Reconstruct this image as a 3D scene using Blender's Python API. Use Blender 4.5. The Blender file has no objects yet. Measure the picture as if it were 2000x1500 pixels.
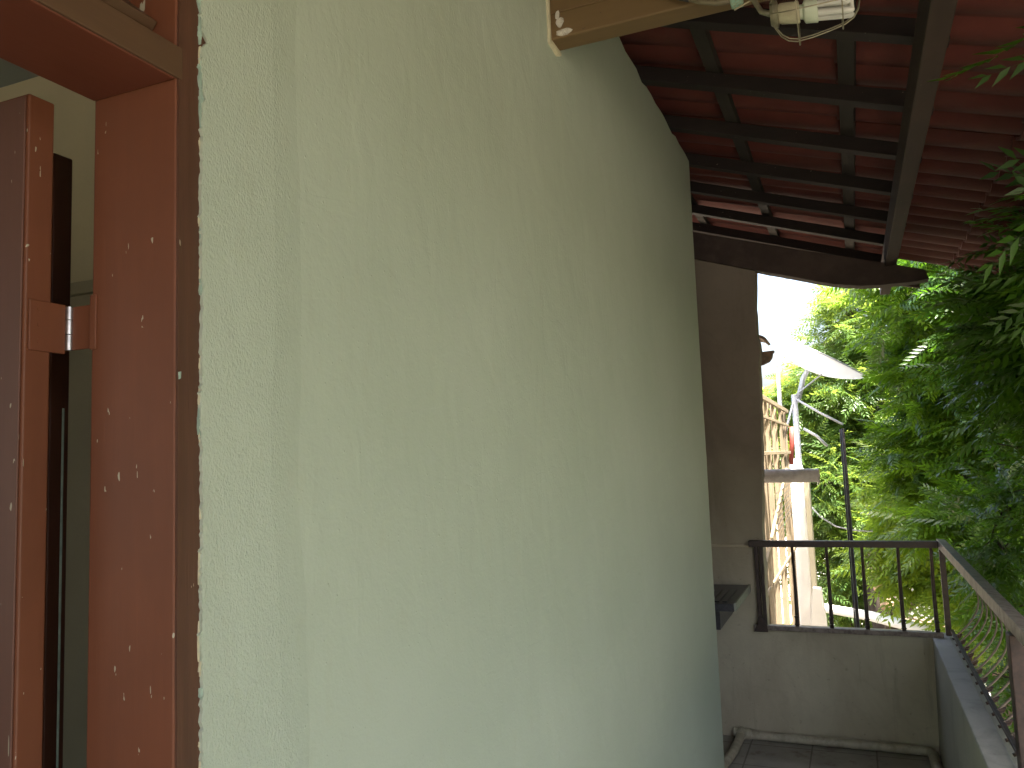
import bpy, bmesh, math, random
import numpy as np
from mathutils import Vector, Matrix
random.seed(7); rng = np.random.default_rng(11)
R = math.radians
scene = bpy.context.scene
C = scene.collection

# ------------------------------------------------------------------ camera
FPX = 1586.0
cd = bpy.data.cameras.new("Camera"); cam = bpy.data.objects.new("Camera", cd); C.objects.link(cam)
cd.sensor_width = 36.0; cd.lens = FPX / 2000.0 * 36.0; cd.clip_start = 0.02; cd.clip_end = 2000
ax_d = Vector((667, 129, FPX)).normalized()
ax_u = Vector((-600, -16400, FPX)).normalized(); ax_u = (ax_u - ax_u.dot(ax_d) * ax_d).normalized()
ax_x = ax_d.cross(ax_u)
if ax_x.x < 0: ax_x = -ax_x
right = Vector((ax_x.x, ax_d.x, ax_u.x)); down = Vector((ax_x.y, ax_d.y, ax_u.y)); fwd = Vector((ax_x.z, ax_d.z, ax_u.z))
m = Matrix((right, -down, -fwd)).transposed().to_4x4()
m.translation = Vector((0, 0, 1.5))
cam.matrix_world = m
scene.camera = cam

# ------------------------------------------------------------------ sky, sun, exposure
SUN_EL, SUN_H = 70.0, Vector((0.66, -0.75, 0)).normalized()
w = bpy.data.worlds.new("World"); scene.world = w; w.use_nodes = True
nt = w.node_tree; nt.nodes.clear()
sky = nt.nodes.new('ShaderNodeTexSky'); sky.sky_type = 'NISHITA'; sky.sun_disc = False
sky.sun_elevation = R(SUN_EL); sky.sun_rotation = math.atan2(SUN_H.x, SUN_H.y)
sky.air_density = 1.0; sky.dust_density = 8.0; sky.ozone_density = 1.0
bg = nt.nodes.new('ShaderNodeBackground'); bg.inputs[1].default_value = 0.15
wo = nt.nodes.new('ShaderNodeOutputWorld')
nt.links.new(sky.outputs[0], bg.inputs[0]); nt.links.new(bg.outputs[0], wo.inputs[0])
sd = bpy.data.lights.new("Sun", 'SUN'); sd.energy = 5.0; sd.angle = R(0.5); sd.color = (1.0, 0.95, 0.86)
so = bpy.data.objects.new("Sun", sd); C.objects.link(so)
tosun = Vector((SUN_H.x * math.cos(R(SUN_EL)), SUN_H.y * math.cos(R(SUN_EL)), math.sin(R(SUN_EL))))
so.rotation_euler = tosun.to_track_quat('Z', 'Y').to_euler()
scene.view_settings.view_transform = 'Standard'; scene.view_settings.look = 'None'
scene.view_settings.exposure = 2.7; scene.view_settings.gamma = 1.0

# ------------------------------------------------------------------ helpers
def link_obj(name, me, mat=None, parent=None, bevel=0, smooth=False):
    o = bpy.data.objects.new(name, me); C.objects.link(o)
    if mat is not None: me.materials.append(mat)
    if parent is not None: o.parent = parent
    if smooth:
        me.shade_smooth()
    if bevel:
        b = o.modifiers.new('bevel', 'BEVEL'); b.width = bevel; b.segments = 2; b.limit_method = 'ANGLE'
        b.angle_limit = R(40); b.harden_normals = False
    return o

def tag(o, label=None, cat=None, group=None, kind=None):
    if label: o['label'] = label
    if cat: o['category'] = cat
    if group: o['group'] = group
    if kind: o['kind'] = kind
    return o

def thing(name, label, cat, group=None, loc=(0, 0, 0)):
    o = bpy.data.objects.new(name, None); C.objects.link(o); o.location = loc; o.empty_display_size = .1
    return tag(o, label, cat, group)

class MB:
    """collects vertices and faces in world space"""
    def __init__(s): s.v = []; s.f = []
    def add(s, vs, fs):
        n = len(s.v); s.v += [tuple(p) for p in vs]; s.f += [tuple(i + n for i in f) for f in fs]; return s
    def box(s, x0, x1, y0, y1, z0, z1):
        vs = [(x, y, z) for x in (x0, x1) for y in (y0, y1) for z in (z0, z1)]
        return s.add(vs, [(0, 1, 3, 2), (4, 6, 7, 5), (0, 4, 5, 1), (2, 3, 7, 6), (0, 2, 6, 4), (1, 5, 7, 3)])
    def bar(s, a, b, w, h, up=(0, 0, 1)):
        a = Vector(a); b = Vector(b); t = (b - a).normalized(); u = Vector(up); sx = t.cross(u).normalized(); u = sx.cross(t)
        vs = []
        for p in (a, b):
            for i, j in ((-1, -1), (1, -1), (1, 1), (-1, 1)): vs.append(p + sx * (i * w / 2) + u * (j * h / 2))
        return s.add(vs, [(3, 2, 1, 0), (4, 5, 6, 7), (0, 1, 5, 4), (1, 2, 6, 5), (2, 3, 7, 6), (3, 0, 4, 7)])
    def tube(s, pts, r, n=8, cap=True, flat=1.0):
        pts = [Vector(p) for p in pts]; rs = r if isinstance(r, (list, tuple)) else [r] * len(pts)
        t0 = (pts[1] - pts[0]).normalized(); ref = Vector((0, 0, 1)) if abs(t0.z) < .9 else Vector((1, 0, 0))
        sx = t0.cross(ref).normalized(); vs = []; fs = []
        for i, p in enumerate(pts):
            a = pts[max(i - 1, 0)]; b = pts[min(i + 1, len(pts) - 1)]; t = (b - a).normalized()
            sx = (sx - t * sx.dot(t)).normalized(); sy = t.cross(sx)
            for k in range(n):
                an = 2 * math.pi * k / n; vs.append(p + (sx * math.cos(an) + sy * math.sin(an) * flat) * rs[i])
        for i in range(len(pts) - 1):
            for k in range(n): fs.append((i * n + k, i * n + (k + 1) % n, (i + 1) * n + (k + 1) % n, (i + 1) * n + k))
        if cap: fs += [tuple(range(n))[::-1], tuple(range((len(pts) - 1) * n, len(pts) * n))]
        return s.add(vs, fs)
    def prism(s, poly, axis, a0, a1):
        """poly: 2D points; axis 'x' (poly=(y,z)) or 'y' (poly=(x,z)) or 'z' (poly=(x,y))"""
        def P(p, a): return {'x': (a, p[0], p[1]), 'y': (p[0], a, p[1]), 'z': (p[0], p[1], a)}[axis]
        n = len(poly)
        return s.add([P(p, a0) for p in poly] + [P(p, a1) for p in poly],
                     [tuple(range(n))[::-1], tuple(range(n, 2 * n))] + [(i, (i + 1) % n, n + (i + 1) % n, n + i) for i in range(n)])
    def mesh(s, name, fix=True):
        me = bpy.data.meshes.new(name); me.from_pydata(s.v, [], s.f); me.update()
        if fix:
            bm = bmesh.new(); bm.from_mesh(me)
            bmesh.ops.recalc_face_normals(bm, faces=bm.faces)
            big = [f for f in bm.faces if len(f.verts) > 8]
            if big: bmesh.ops.triangulate(bm, faces=big)
            bm.to_mesh(me); bm.free()
        return me
    def build(s, name, mat, parent=None, bevel=0, smooth=False):
        return link_obj(name, s.mesh(name), mat, parent, bevel, smooth)

def auto_smooth(o, ang=35):
    me = o.data
    bm = bmesh.new(); bm.from_mesh(me)
    for f in bm.faces: f.smooth = True
    for e in bm.edges:
        if len(e.link_faces) == 2 and e.calc_face_angle(0) > R(ang): e.smooth = False
    bm.to_mesh(me); bm.free(); return o

# ------------------------------------------------------------------ materials
class Mat:
    def __init__(s, name):
        s.m = bpy.data.materials.new(name); s.m.use_nodes = True; s.t = s.m.node_tree
        s.b = s.t.nodes['Principled BSDF']; s.out = s.t.nodes['Material Output']
        tc = s.t.nodes.new('ShaderNodeTexCoord'); s.co = tc.outputs['Object']
    def n(s, ty, **kw):
        x = s.t.nodes.new(ty)
        for k, v in kw.items(): setattr(x, k, v)
        return x
    def l(s, a, b): s.t.links.new(a, b)
    def map(s, scale=(1, 1, 1), rot=(0, 0, 0), src=None):
        x = s.n('ShaderNodeMapping'); x.inputs['Scale'].default_value = scale; x.inputs['Rotation'].default_value = rot
        s.l(src or s.co, x.inputs[0]); return x.outputs[0]
    def noise(s, scale, detail=4, rough=.55, vec=None, dist=0):
        x = s.n('ShaderNodeTexNoise'); x.inputs['Scale'].default_value = scale; x.inputs['Detail'].default_value = detail
        x.inputs['Roughness'].default_value = rough; x.inputs['Distortion'].default_value = dist
        s.l(vec or s.co, x.inputs['Vector']); return x.outputs['Fac']
    def voro(s, scale, vec=None, feature='F1'):
        x = s.n('ShaderNodeTexVoronoi', feature=feature); x.inputs['Scale'].default_value = scale
        s.l(vec or s.co, x.inputs['Vector']); return x
    def ramp(s, fac, stops):
        x = s.n('ShaderNodeValToRGB'); el = x.color_ramp.elements
        while len(el) < len(stops): el.new(.5)
        for e, (p, c) in zip(el, stops):
            e.position = p; e.color = (c if isinstance(c, tuple) else (c, c, c)) + (1,)
        s.l(fac, x.inputs[0]); return x.outputs[0]
    def mix(s, fac, a, b, mode='MIX'):
        x = s.n('ShaderNodeMix', data_type='RGBA', blend_type=mode)
        for i, v in ((0, fac), (6, a), (7, b)):
            if isinstance(v, (int, float)): x.inputs[i].default_value = v
            elif isinstance(v, tuple): x.inputs[i].default_value = v + (1,)
            else: s.l(v, x.inputs[i])
        return x.outputs[2]
    def math(s, op, a, b=0.0, c=0.0, clamp=False):
        x = s.n('ShaderNodeMath', operation=op, use_clamp=clamp)
        for i, v in enumerate((a, b, c)):
            if isinstance(v, (int, float)): x.inputs[i].default_value = v
            else: s.l(v, x.inputs[i])
        return x.outputs[0]
    def col(s, c):
        if isinstance(c, tuple): s.b.inputs['Base Color'].default_value = c + (1,)
        else: s.l(c, s.b.inputs['Base Color'])
        return s
    def rough(s, r):
        if isinstance(r, (int, float)): s.b.inputs['Roughness'].default_value = r
        else: s.l(r, s.b.inputs['Roughness'])
        return s
    def bump(s, h, strength=.3, dist=.01):
        x = s.n('ShaderNodeBump'); x.inputs['Strength'].default_value = strength; x.inputs['Distance'].default_value = dist
        s.l(h, x.inputs['Height']); s.l(x.outputs[0], s.b.inputs['Normal']); return s

def mul(c, k): return tuple(min(1, v * k) for v in c)

def plain(name, c, r=.6, var=.2, scale=6, bumpd=.002, bscale=60, metal=0, grime=None):
    q = Mat(name); f = q.noise(scale, 5)
    c2 = q.mix(q.ramp(f, [(.3, 0.), (.7, 1.)]), mul(c, 1 - var), mul(c, 1 + var))
    if grime:
        g = q.ramp(q.noise(scale * 2.7, 6, .65), [(.45, 0.), (.68, 1.)]); c2 = q.mix(g, c2, grime)
    q.col(c2); q.rough(r); q.b.inputs['Metallic'].default_value = metal
    if bumpd: q.bump(q.noise(bscale, 4), .5, bumpd)
    return q.m

def wood(name, c, along='y', r=.55, var=.3, grain=40, specks=0.0, speckcol=(.38, .36, .27), bd=.0015, dark=.5, sp=None):
    q = Mat(name)
    s = {'x': (.06, 1, 1), 'y': (1, .06, 1), 'z': (1, 1, .06)}[along]
    g = q.noise(grain, 6, .65, q.map(s), .6); big = q.noise(4, 4, .6)
    c1 = q.mix(q.ramp(g, [(.3, 0.), (.7, 1.)]), mul(c, 1 - var), mul(c, 1 + var * .6))
    c1 = q.mix(q.ramp(big, [(.35, 0.), (.7, 1.)]), c1, mul(c, dark), 'MIX') if dark < 1 else c1
    h = g
    if specks:
        ms = {'x': (.35, 1, 1), 'y': (1, .35, 1), 'z': (1, 1, .3)}[along]
        near = q.math('GREATER_THAN', q.noise((sp or 150), 2, .5, q.map(ms)), .748 - .05 * specks)
        few = q.math('GREATER_THAN', q.noise(33, 3, .6), .46)
        clump = q.math('GREATER_THAN', q.noise(6, 4), .46)
        fac = q.math('MULTIPLY', q.math('MULTIPLY', near, few), clump)
        c1 = q.mix(fac, c1, speckcol)
        if specks >= .3:
            f2 = q.math('MULTIPLY', q.math('GREATER_THAN', q.noise(120, 2, .5, q.map((1, 1, .09) if along == 'z' else (1, .09, 1))), .745), q.math('GREATER_THAN', q.noise(11, 3), .53))
            c1 = q.mix(f2, c1, mul(speckcol, .85))
    q.col(c1); q.rough(r); q.bump(h, .6, bd)
    return q.m

M = {}
M['red_wood'] = wood('red_painted_wood', (.165, .055, .024), 'z', .5, .10, 60, .45, bd=.0008, dark=.74)
M['red_dusty'] = wood('dusty_red_wood', (.13, .060, .042), 'z', .48, .16, 60, .40, bd=.0008, dark=.8)
M['red_lintel'] = wood('red_lintel_paint', (.15, .043, .022), 'y', .5, .08, 60, .08, bd=.0006, dark=.85)
M['worn_frame'] = wood('worn_brown_frame', (.098, .040, .020), 'z', .6, .35, 70, .25, (.30, .24, .17), bd=.002, dark=.7, sp=90)
M['worn_lintel'] = wood('worn_lintel_face', (.105, .055, .026), 'y', .6, .2, 50, .05, bd=.001, dark=.8)
M['dark_leaf'] = wood('dark_varnished_leaf', (.075, .028, .015), 'z', .4, .3, 50, bd=.0008, dark=.8)
M['rafter'] = wood('dark_roof_timber', (.017, .0095, .0075), 'x', .8, .35, 45, .12, (.16, .13, .10), dark=.6)
M['purlin'] = wood('purlin_timber', (.040, .021, .013), 'y', .75, .3, 45, .1, (.2, .17, .12), dark=.65)
M['batten'] = wood('batten_timber', (.032, .025, .018), 'y', .85, .35, 50, dark=.6)
M['tie'] = wood('pale_tie_timber', (.155, .098, .038), 'x', .65, .18, 30, .05, (.05, .03, .02), dark=.8)

def wall_mat():
    q = Mat('sage_green_wall_paint')
    base = q.mix(q.ramp(q.noise(2.2, 5, .6), [(.3, 0.), (.7, 1.)]), (.405, .465, .375), (.445, .505, .415))
    dust = q.ramp(q.noise(26, 6, .7, q.map((1, 1, .35))), [(.56, 0.), (.75, 1.)])
    base = q.mix(q.math('MULTIPLY', dust, .18), base, (.38, .37, .25))
    sp = q.voro(16); c = q.n('ShaderNodeSeparateColor'); q.l(sp.outputs['Color'], c.inputs[0])
    f = q.math('MULTIPLY', q.math('LESS_THAN', sp.outputs['Distance'], .02), q.math('GREATER_THAN', c.outputs[0], .8))
    base = q.mix(f, base, (.12, .11, .07))
    q.col(base); q.rough(.62); q.b.inputs['Specular IOR Level'].default_value = .35
    # rough skimmed band beside the door frame (coarse stipple), smoother further along
    sepx = q.n('ShaderNodeSeparateXYZ'); q.l(q.co, sepx.inputs[0])
    yy = q.math('ADD', sepx.outputs[1], q.math('MULTIPLY', q.math('SUBTRACT', q.noise(3.0, 2), .5), .06))
    mask = q.n('ShaderNodeMapRange'); mask.inputs[1].default_value = .745; mask.inputs[2].default_value = .79
    mask.inputs[3].default_value = 1.; mask.inputs[4].default_value = 0.; q.l(yy, mask.inputs[0]); mk = mask.outputs[0]
    st = q.noise(400, 2, .5, q.map((1, 1, .62), (R(32), 0, 0)), .3)
    st2 = q.noise(160, 3, .5, q.map((1, 1, .8), (R(-30), 0, 0)), .6)
    stipple = q.math('ADD', st, q.math('MULTIPLY', st2, .8))
    fine = q.noise(170, 3, .6)
    big = q.noise(9, 5, .5, q.map((1, 1, .7)), .5)
    drip = q.ramp(q.noise(38, 2, .5, q.map((1, 1, .22))), [(.66, 0.), (.74, 1.)])
    strok = q.noise(20, 4, .7, q.map((1, .5, 1), (R(35), 0, 0)), 2.)
    h = q.math('MULTIPLY', q.math('MULTIPLY', stipple, mk), .00125)
    ledge = q.math('MULTIPLY', mk, .0035)
    h = q.math('ADD', h, ledge)
    sm = q.math('SUBTRACT', 1., mk)
    h = q.math('ADD', h, q.math('MULTIPLY', q.math('MULTIPLY', fine, sm), .0005))
    h = q.math('ADD', h, q.math('MULTIPLY', big, .0036))
    lap = q.ramp(q.noise(5.5, 3, .45, q.map((1, .8, .6), (R(30), 0, 0)), 1.2), [(.485, 0.), (.515, 1.)])
    lap2 = q.ramp(q.noise(13, 2, .4, q.map((1, .5, 1), (R(-25), 0, 0)), .8), [(.57, 0.), (.60, 1.)])
    h = q.math('ADD', h, q.math('MULTIPLY', lap, .00014)); h = q.math('ADD', h, q.math('MULTIPLY', lap2, .00012))
    grit = q.ramp(q.voro(60).outputs['Distance'], [(.05, 1.), (.12, 0.)]); h = q.math('ADD', h, q.math('MULTIPLY', grit, .0004))
    h = q.math('ADD', h, q.math('MULTIPLY', strok, .00022))
    h = q.math('ADD', h, q.math('MULTIPLY', drip, .0002))
    q.bump(h, 1.0, 1.0)
    return q.m
M['wall'] = wall_mat()

def plaster(name, c, stain, s1=(.5, .68), sc=1.7, drip=True, b=.002):
    q = Mat(name)
    base = q.mix(q.ramp(q.noise(3, 6, .6), [(.3, 0.), (.7, 1.)]), mul(c, .88), mul(c, 1.08))
    st = q.ramp(q.noise(sc, 6, .62, q.map((1.3, 1.3, .6)), .6), [(s1[0], 0.), (s1[1], 1.)])
    base = q.mix(q.math('MULTIPLY', st, .75), base, stain)
    sp = q.ramp(q.noise(40, 5, .7), [(.64, 0.), (.72, 1.)])
    base = q.mix(q.math('MULTIPLY', sp, .35), base, mul(stain, .7))
    q.col(base); q.rough(.85)
    q.bump(q.math('ADD', q.noise(14, 6, .6), q.math('MULTIPLY', q.noise(120, 3), .25)), .5, b * 3)
    return q.m
M['end_wall'] = plaster('stained_end_wall', (.50, .455, .335), (.33, .265, .185), (.5, .74), .9)
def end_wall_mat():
    q = Mat('end_wall_darker_upward')
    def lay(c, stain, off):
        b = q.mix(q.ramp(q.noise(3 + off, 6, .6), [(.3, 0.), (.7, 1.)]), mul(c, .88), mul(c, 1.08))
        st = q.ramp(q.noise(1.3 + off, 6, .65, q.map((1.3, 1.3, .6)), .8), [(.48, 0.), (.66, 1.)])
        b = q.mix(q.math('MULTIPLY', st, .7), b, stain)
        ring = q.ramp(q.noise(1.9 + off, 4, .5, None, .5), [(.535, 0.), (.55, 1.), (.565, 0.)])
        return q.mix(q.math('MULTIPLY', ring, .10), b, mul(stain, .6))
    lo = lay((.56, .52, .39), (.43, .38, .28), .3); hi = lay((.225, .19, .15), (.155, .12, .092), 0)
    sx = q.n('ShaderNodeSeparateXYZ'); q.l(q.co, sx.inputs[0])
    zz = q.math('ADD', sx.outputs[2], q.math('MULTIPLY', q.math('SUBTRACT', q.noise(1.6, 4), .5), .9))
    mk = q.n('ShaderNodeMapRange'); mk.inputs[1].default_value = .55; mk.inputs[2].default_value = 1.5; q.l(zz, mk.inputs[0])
    c = q.mix(mk.outputs[0], lo, hi)  # lower tone blends into a darker brown with height
    sp = q.ramp(q.noise(38, 5, .7), [(.63, 0.), (.72, 1.)]); c = q.mix(q.math('MULTIPLY', sp, .4), c, (.12, .10, .075))
    drip = q.ramp(q.noise(14, 5, .6, q.map((1, 1, .10))), [(.56, 0.), (.70, 1.)]); c = q.mix(q.math('MULTIPLY', drip, .35), c, (.17, .14, .105))
    q.col(c); q.rough(.87)
    h = q.math('ADD', q.noise(9, 6, .6), q.math('MULTIPLY', q.noise(110, 3), .2)); q.bump(h, .7, .008)
    return q.m
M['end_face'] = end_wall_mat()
M['parapet'] = plaster('grey_parapet_plaster', (.42, .42, .35), (.28, .265, .21), (.5, .75))
M['coping'] = plaster('bare_cement_coping', (.46, .46, .44), (.24, .235, .23), (.5, .75), 4)
M['floor'] = plaster('grey_cement_floor', (.20, .19, .165), (.11, .085, .065), (.45, .7), 3)
M['room'] = plain('olive_room_paint', (.60, .54, .34), .7, .06)
M['room_low'] = plain('dark_olive_lower_wall', (.34, .31, .19), .6, .06)
M['room_ceiling'] = plain('grey_room_ceiling', (.30, .34, .31), .8, .06)
M['cream_chip'] = plain('cream_paint_chips', (.55, .52, .36), .7, .2, 40)
M['green_chip'] = plain('old_green_paint_chips', (.30, .40, .33), .7, .25, 60)
M['white_chip'] = plain('crumbling_white_plaster', (.55, .53, .46), .9, .25, 40, .004, 90, grime=(.3, .26, .2))
M['hinge_red'] = M['red_wood']
M['steel'] = plain('bare_hinge_steel', (.42, .40, .40), .28, .25, 60, .0004, 200, 1.0)
M['iron'] = plain('brown_painted_iron', (.042, .028, .025), .5, .25, 20, .001, 120, 0.0, grime=(.065, .038, .03))
M['iron_top'] = plain('weathered_rail_iron', (.27, .225, .20), .45, .22, 14, .001, 120, 0.0, grime=(.11, .08, .07))
M['iron_pale'] = plain('worn_baluster_iron', (.17, .14, .12), .45, .2, 30, .0006, 120)
M['black_pole'] = plain('dark_galvanised_pole', (.06, .055, .055), .4, .3, 10, .0005, 80, .3)
M['pvc'] = plain('dirty_cream_pvc', (.50, .47, .36), .45, .08, 8, .0006, 80, grime=(.34, .30, .22))
M['pvc_spout'] = plain('pinkish_spout_pvc', (.85, .77, .72), .45, .08, 8, .0006, 80, grime=(.62, .53, .48))
M['granite'] = plain('dark_stone_slab', (.05, .053, .066), .3, .35, 90, .0005, 200)
M['granite_edge'] = plain('pale_slab_edge', (.33, .36, .31), .5, .2, 30)
M['tile_bit'] = plain('weathered_tile_clay', (.25, .17, .12), .85, .3, 20, .004, 60, grime=(.13, .11, .09))
M['end_beam'] = plain('old_gable_beam', (.055, .037, .030), .85, .3, 5, .004, 40, grime=(.075, .052, .042))
M['bamboo'] = wood('dry_palm_slats', (.33, .25, .16), 'z', .7, .3, 50, dark=.7)
M['bamboo_dark'] = wood('binding_cane', (.27, .21, .13), 'y', .7, .2, 50, dark=.8)
M['white_wall'] = plain('whitewashed_masonry', (.80, .78, .72), .8, .05, 6, .003, 60)
M['cream_and_shade'] = plain('cream_masonry', (.62, .57, .42), .8, .08, 6, .003, 60)  # cream parts, and the painted shade on the pillar's side
M['galv'] = plain('galvanised_tube', (.45, .46, .47), .4, .12, 20, .0005, 80, .3)
M['red_pipe'] = plain('red_painted_pipe', (.42, .09, .07), .5, .15, 10)
M['bark'] = wood('brown_bark', (.10, .068, .045), 'z', .9, .4, 25, bd=.02, dark=.55)
M['bark_dark'] = wood('dark_bark', (.055, .04, .03), 'z', .9, .4, 25, bd=.02, dark=.55)
M['cut_wood'] = plain('pale_cut_wood', (.42, .27, .17), .8, .2, 12)
M['bulb_white'] = plain('opal_plastic', (.52, .58, .45), .4, .03, 5, 0)
M['socket'] = plain('cream_porcelain_socket', (.46, .44, .30), .35, .06, 8, 0, grime=(.33, .30, .20))
M['glass_tube'] = plain('milky_lamp_tube', (.52, .53, .48), .12, .04, 5, 0)
M['cage'] = plain('dull_wire_cage', (.28, .26, .18), .4, .2, 60, 0, 60, .6)
M['tape'] = plain('black_tape', (.02, .02, .02), .5, .2, 20)
M['copper_green'] = plain('verdigris_clamp', (.20, .36, .27), .8, .3, 90, .002, 120, grime=(.3, .26, .16))
M['cable'] = plain('olive_cable_sheath', (.14, .12, .07), .5, .2, 40)
M['pale_cable'] = plain('pale_cable_end', (.42, .36, .24), .5, .1, 40)
M['roof_far'] = plain('brown_awning_board', (.20, .14, .10), .8, .3, 10)

def tile_mat():
    q = Mat('red_clay_roof_tile')
    base = q.mix(q.ramp(q.noise(7, 5, .6), [(.3, 0.), (.7, 1.)]), (.085, .016, .011), (.13, .027, .018))
    pal = q.ramp(q.noise(2.3, 4, .6), [(.5, 0.), (.75, 1.)])
    base = q.mix(q.math('MULTIPLY', pal, .6), base, (.10, .042, .03))
    d = q.ramp(q.noise(24, 6, .7), [(.6, 0.), (.75, 1.)])
    base = q.mix(q.math('MULTIPLY', d, .6), base, (.055, .03, .024))
    q.col(base); q.rough(.8); q.bump(q.noise(70, 5, .6), .5, .003)
    return q.m
M['tile'] = tile_mat()

def leaf_mat(name, dark, light, trans, tmix=.45, rough=.36):
    q = Mat(name); q.t.nodes.remove(q.b)
    at = q.n('ShaderNodeAttribute'); at.attribute_name = 'tone'
    c = q.mix(at.outputs['Fac'], dark, light)
    c = q.mix(q.math('MULTIPLY', q.ramp(q.noise(1.1, 3), [(.4, 0.), (.65, 1.)]), .35), c, mul(dark, .7))
    pr = q.n('ShaderNodeBsdfPrincipled'); q.l(c, pr.inputs['Base Color']); pr.inputs['Roughness'].default_value = rough
    pr.inputs['Specular IOR Level'].default_value = .55
    tr = q.n('ShaderNodeBsdfTranslucent')
    tc = q.mix(at.outputs['Fac'], mul(trans, .7), trans); q.l(tc, tr.inputs[0])
    mx = q.n('ShaderNodeMixShader'); mx.inputs[0].default_value = tmix
    q.l(pr.outputs[0], mx.inputs[1]); q.l(tr.outputs[0], mx.inputs[2]); q.l(mx.outputs[0], q.out.inputs[0])
    return q.m
def dish_mat():
    q = Mat('white_fibreglass_dish'); q.col((.85, .85, .85)); q.rough(.5)
    tr = q.n('ShaderNodeBsdfTranslucent'); tr.inputs[0].default_value = (.9, .9, .9, 1)
    mx = q.n('ShaderNodeMixShader'); mx.inputs[0].default_value = .5; q.l(q.b.outputs[0], mx.inputs[1]); q.l(tr.outputs[0], mx.inputs[2]); q.l(mx.outputs[0], q.out.inputs[0])
    return q.m
M['dish_white'] = dish_mat()
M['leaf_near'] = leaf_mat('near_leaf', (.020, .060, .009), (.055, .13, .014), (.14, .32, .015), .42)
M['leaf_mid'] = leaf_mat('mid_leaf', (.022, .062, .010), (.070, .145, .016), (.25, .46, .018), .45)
M['leaf_bright'] = leaf_mat('sunlit_leaf', (.055, .13, .015), (.14, .22, .03), (.42, .58, .05), .5)  # neem leaf in brighter colours, sunlight put into the colour
M['leaf_far'] = leaf_mat('far_leaf', (.05, .12, .03), (.13, .22, .055), (.38, .50, .07), .48)  # leaf colours raised to stand in for stronger light far off

# ------------------------------------------------------------------ ground
XW, ROOF_A, SL = -.600, 2.645, .33
def roofz(x): return ROOF_A - SL * x

q = Mat('shade_darkened_soil')  # soil colour darkened to stand in for tree shade and cut bounced light
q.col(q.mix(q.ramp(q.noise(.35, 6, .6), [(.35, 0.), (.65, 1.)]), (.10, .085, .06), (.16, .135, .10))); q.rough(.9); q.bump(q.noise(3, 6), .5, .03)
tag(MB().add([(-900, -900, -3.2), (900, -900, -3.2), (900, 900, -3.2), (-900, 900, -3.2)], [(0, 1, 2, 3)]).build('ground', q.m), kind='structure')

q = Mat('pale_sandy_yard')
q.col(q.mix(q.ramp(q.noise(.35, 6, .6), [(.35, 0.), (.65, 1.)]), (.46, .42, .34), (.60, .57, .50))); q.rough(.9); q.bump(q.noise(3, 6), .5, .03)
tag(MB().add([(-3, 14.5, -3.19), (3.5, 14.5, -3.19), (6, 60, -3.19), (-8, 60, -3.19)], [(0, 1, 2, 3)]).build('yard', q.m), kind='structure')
# ------------------------------------------------------------------ veranda floor (tiles with joints)
q = Mat('worn_cement_tile_floor')
base = q.mix(q.ramp(q.noise(5, 6, .65), [(.3, 0.), (.7, 1.)]), (.30, .285, .25), (.44, .42, .375))
br = q.n('ShaderNodeTexBrick'); br.offset = 0; br.inputs['Scale'].default_value = 1
br.inputs['Brick Width'].default_value = .3; br.inputs['Row Height'].default_value = .3; br.inputs['Mortar Size'].default_value = .004
q.l(q.co, br.inputs[0]); base = q.mix(q.math('MULTIPLY', br.outputs['Fac'], .6), base, (.08, .07, .055))
st = q.ramp(q.noise(6, 6, .7), [(.55, 0.), (.7, 1.)]); base = q.mix(q.math('MULTIPLY', st, .7), base, (.13, .065, .04))
q.col(base); q.rough(.6); q.bump(q.noise(60, 4), .4, .002)
tag(MB().box(-3.2, .50, -4.0, 4.78, -.18, 0).build('veranda_floor', q.m), kind='structure')

# ------------------------------------------------------------------ green house wall with a ragged edge at the door frame
yj = .602
def ragged(z):
    return .6315 + .0009 * math.sin(z * 31) + .0006 * math.sin(z * 83 + 1) + rng.normal(0, .0007) - (abs(rng.normal(0, .0022)) if rng.random() < .06 else 0)
poly = []
z = -.0
while z < 2.835:
    y = ragged(z)
    if abs(z - 1.955) < .010: y += .010 * (1 - abs(z - 1.955) / .010)
    if abs(z - 1.893) < .008: y += .006 * (1 - abs(z - 1.893) / .008)
    poly.append((y, z)); z += .0032
poly.append((ragged(2.8), 2.84))
for i in range(1, 40):
    y = .66 + (3.64 - .66) * i / 40; poly.append((y, 2.842 + rng.normal(0, .004) - (.012 if i % 7 == 0 else 0)))
for i in range(0, 60):
    zz = 2.84 * (1 - i / 59); poly.append((3.642 + rng.normal(0, .0018) + .004 * math.sin(zz * 5), zz))
gw = thing('house_wall', 'sage green painted plaster wall running from the door frame along the veranda', 'wall', loc=(XW, 2, 0))
def child(parent, o):
    o.parent = parent; o.matrix_parent_inverse = Matrix.Translation(-parent.location); return o
child(gw, MB().prism(poly, 'x', XW, XW - .12).build('plaster_face', M['wall']))
wb = MB().box(XW - .121, XW - .004, -4, -.30, 0, 2.84)          # wall beyond the door opening
wb.box(XW - .12, XW - .004, -.299, .64, 2.33, 2.84)               # over the transom
wb.box(-3.2, XW - .122, 3.54, 3.65, 0, 2.84)                      # return wall into the nook
child(gw, wb.build('wall_return', M['wall']))
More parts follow.
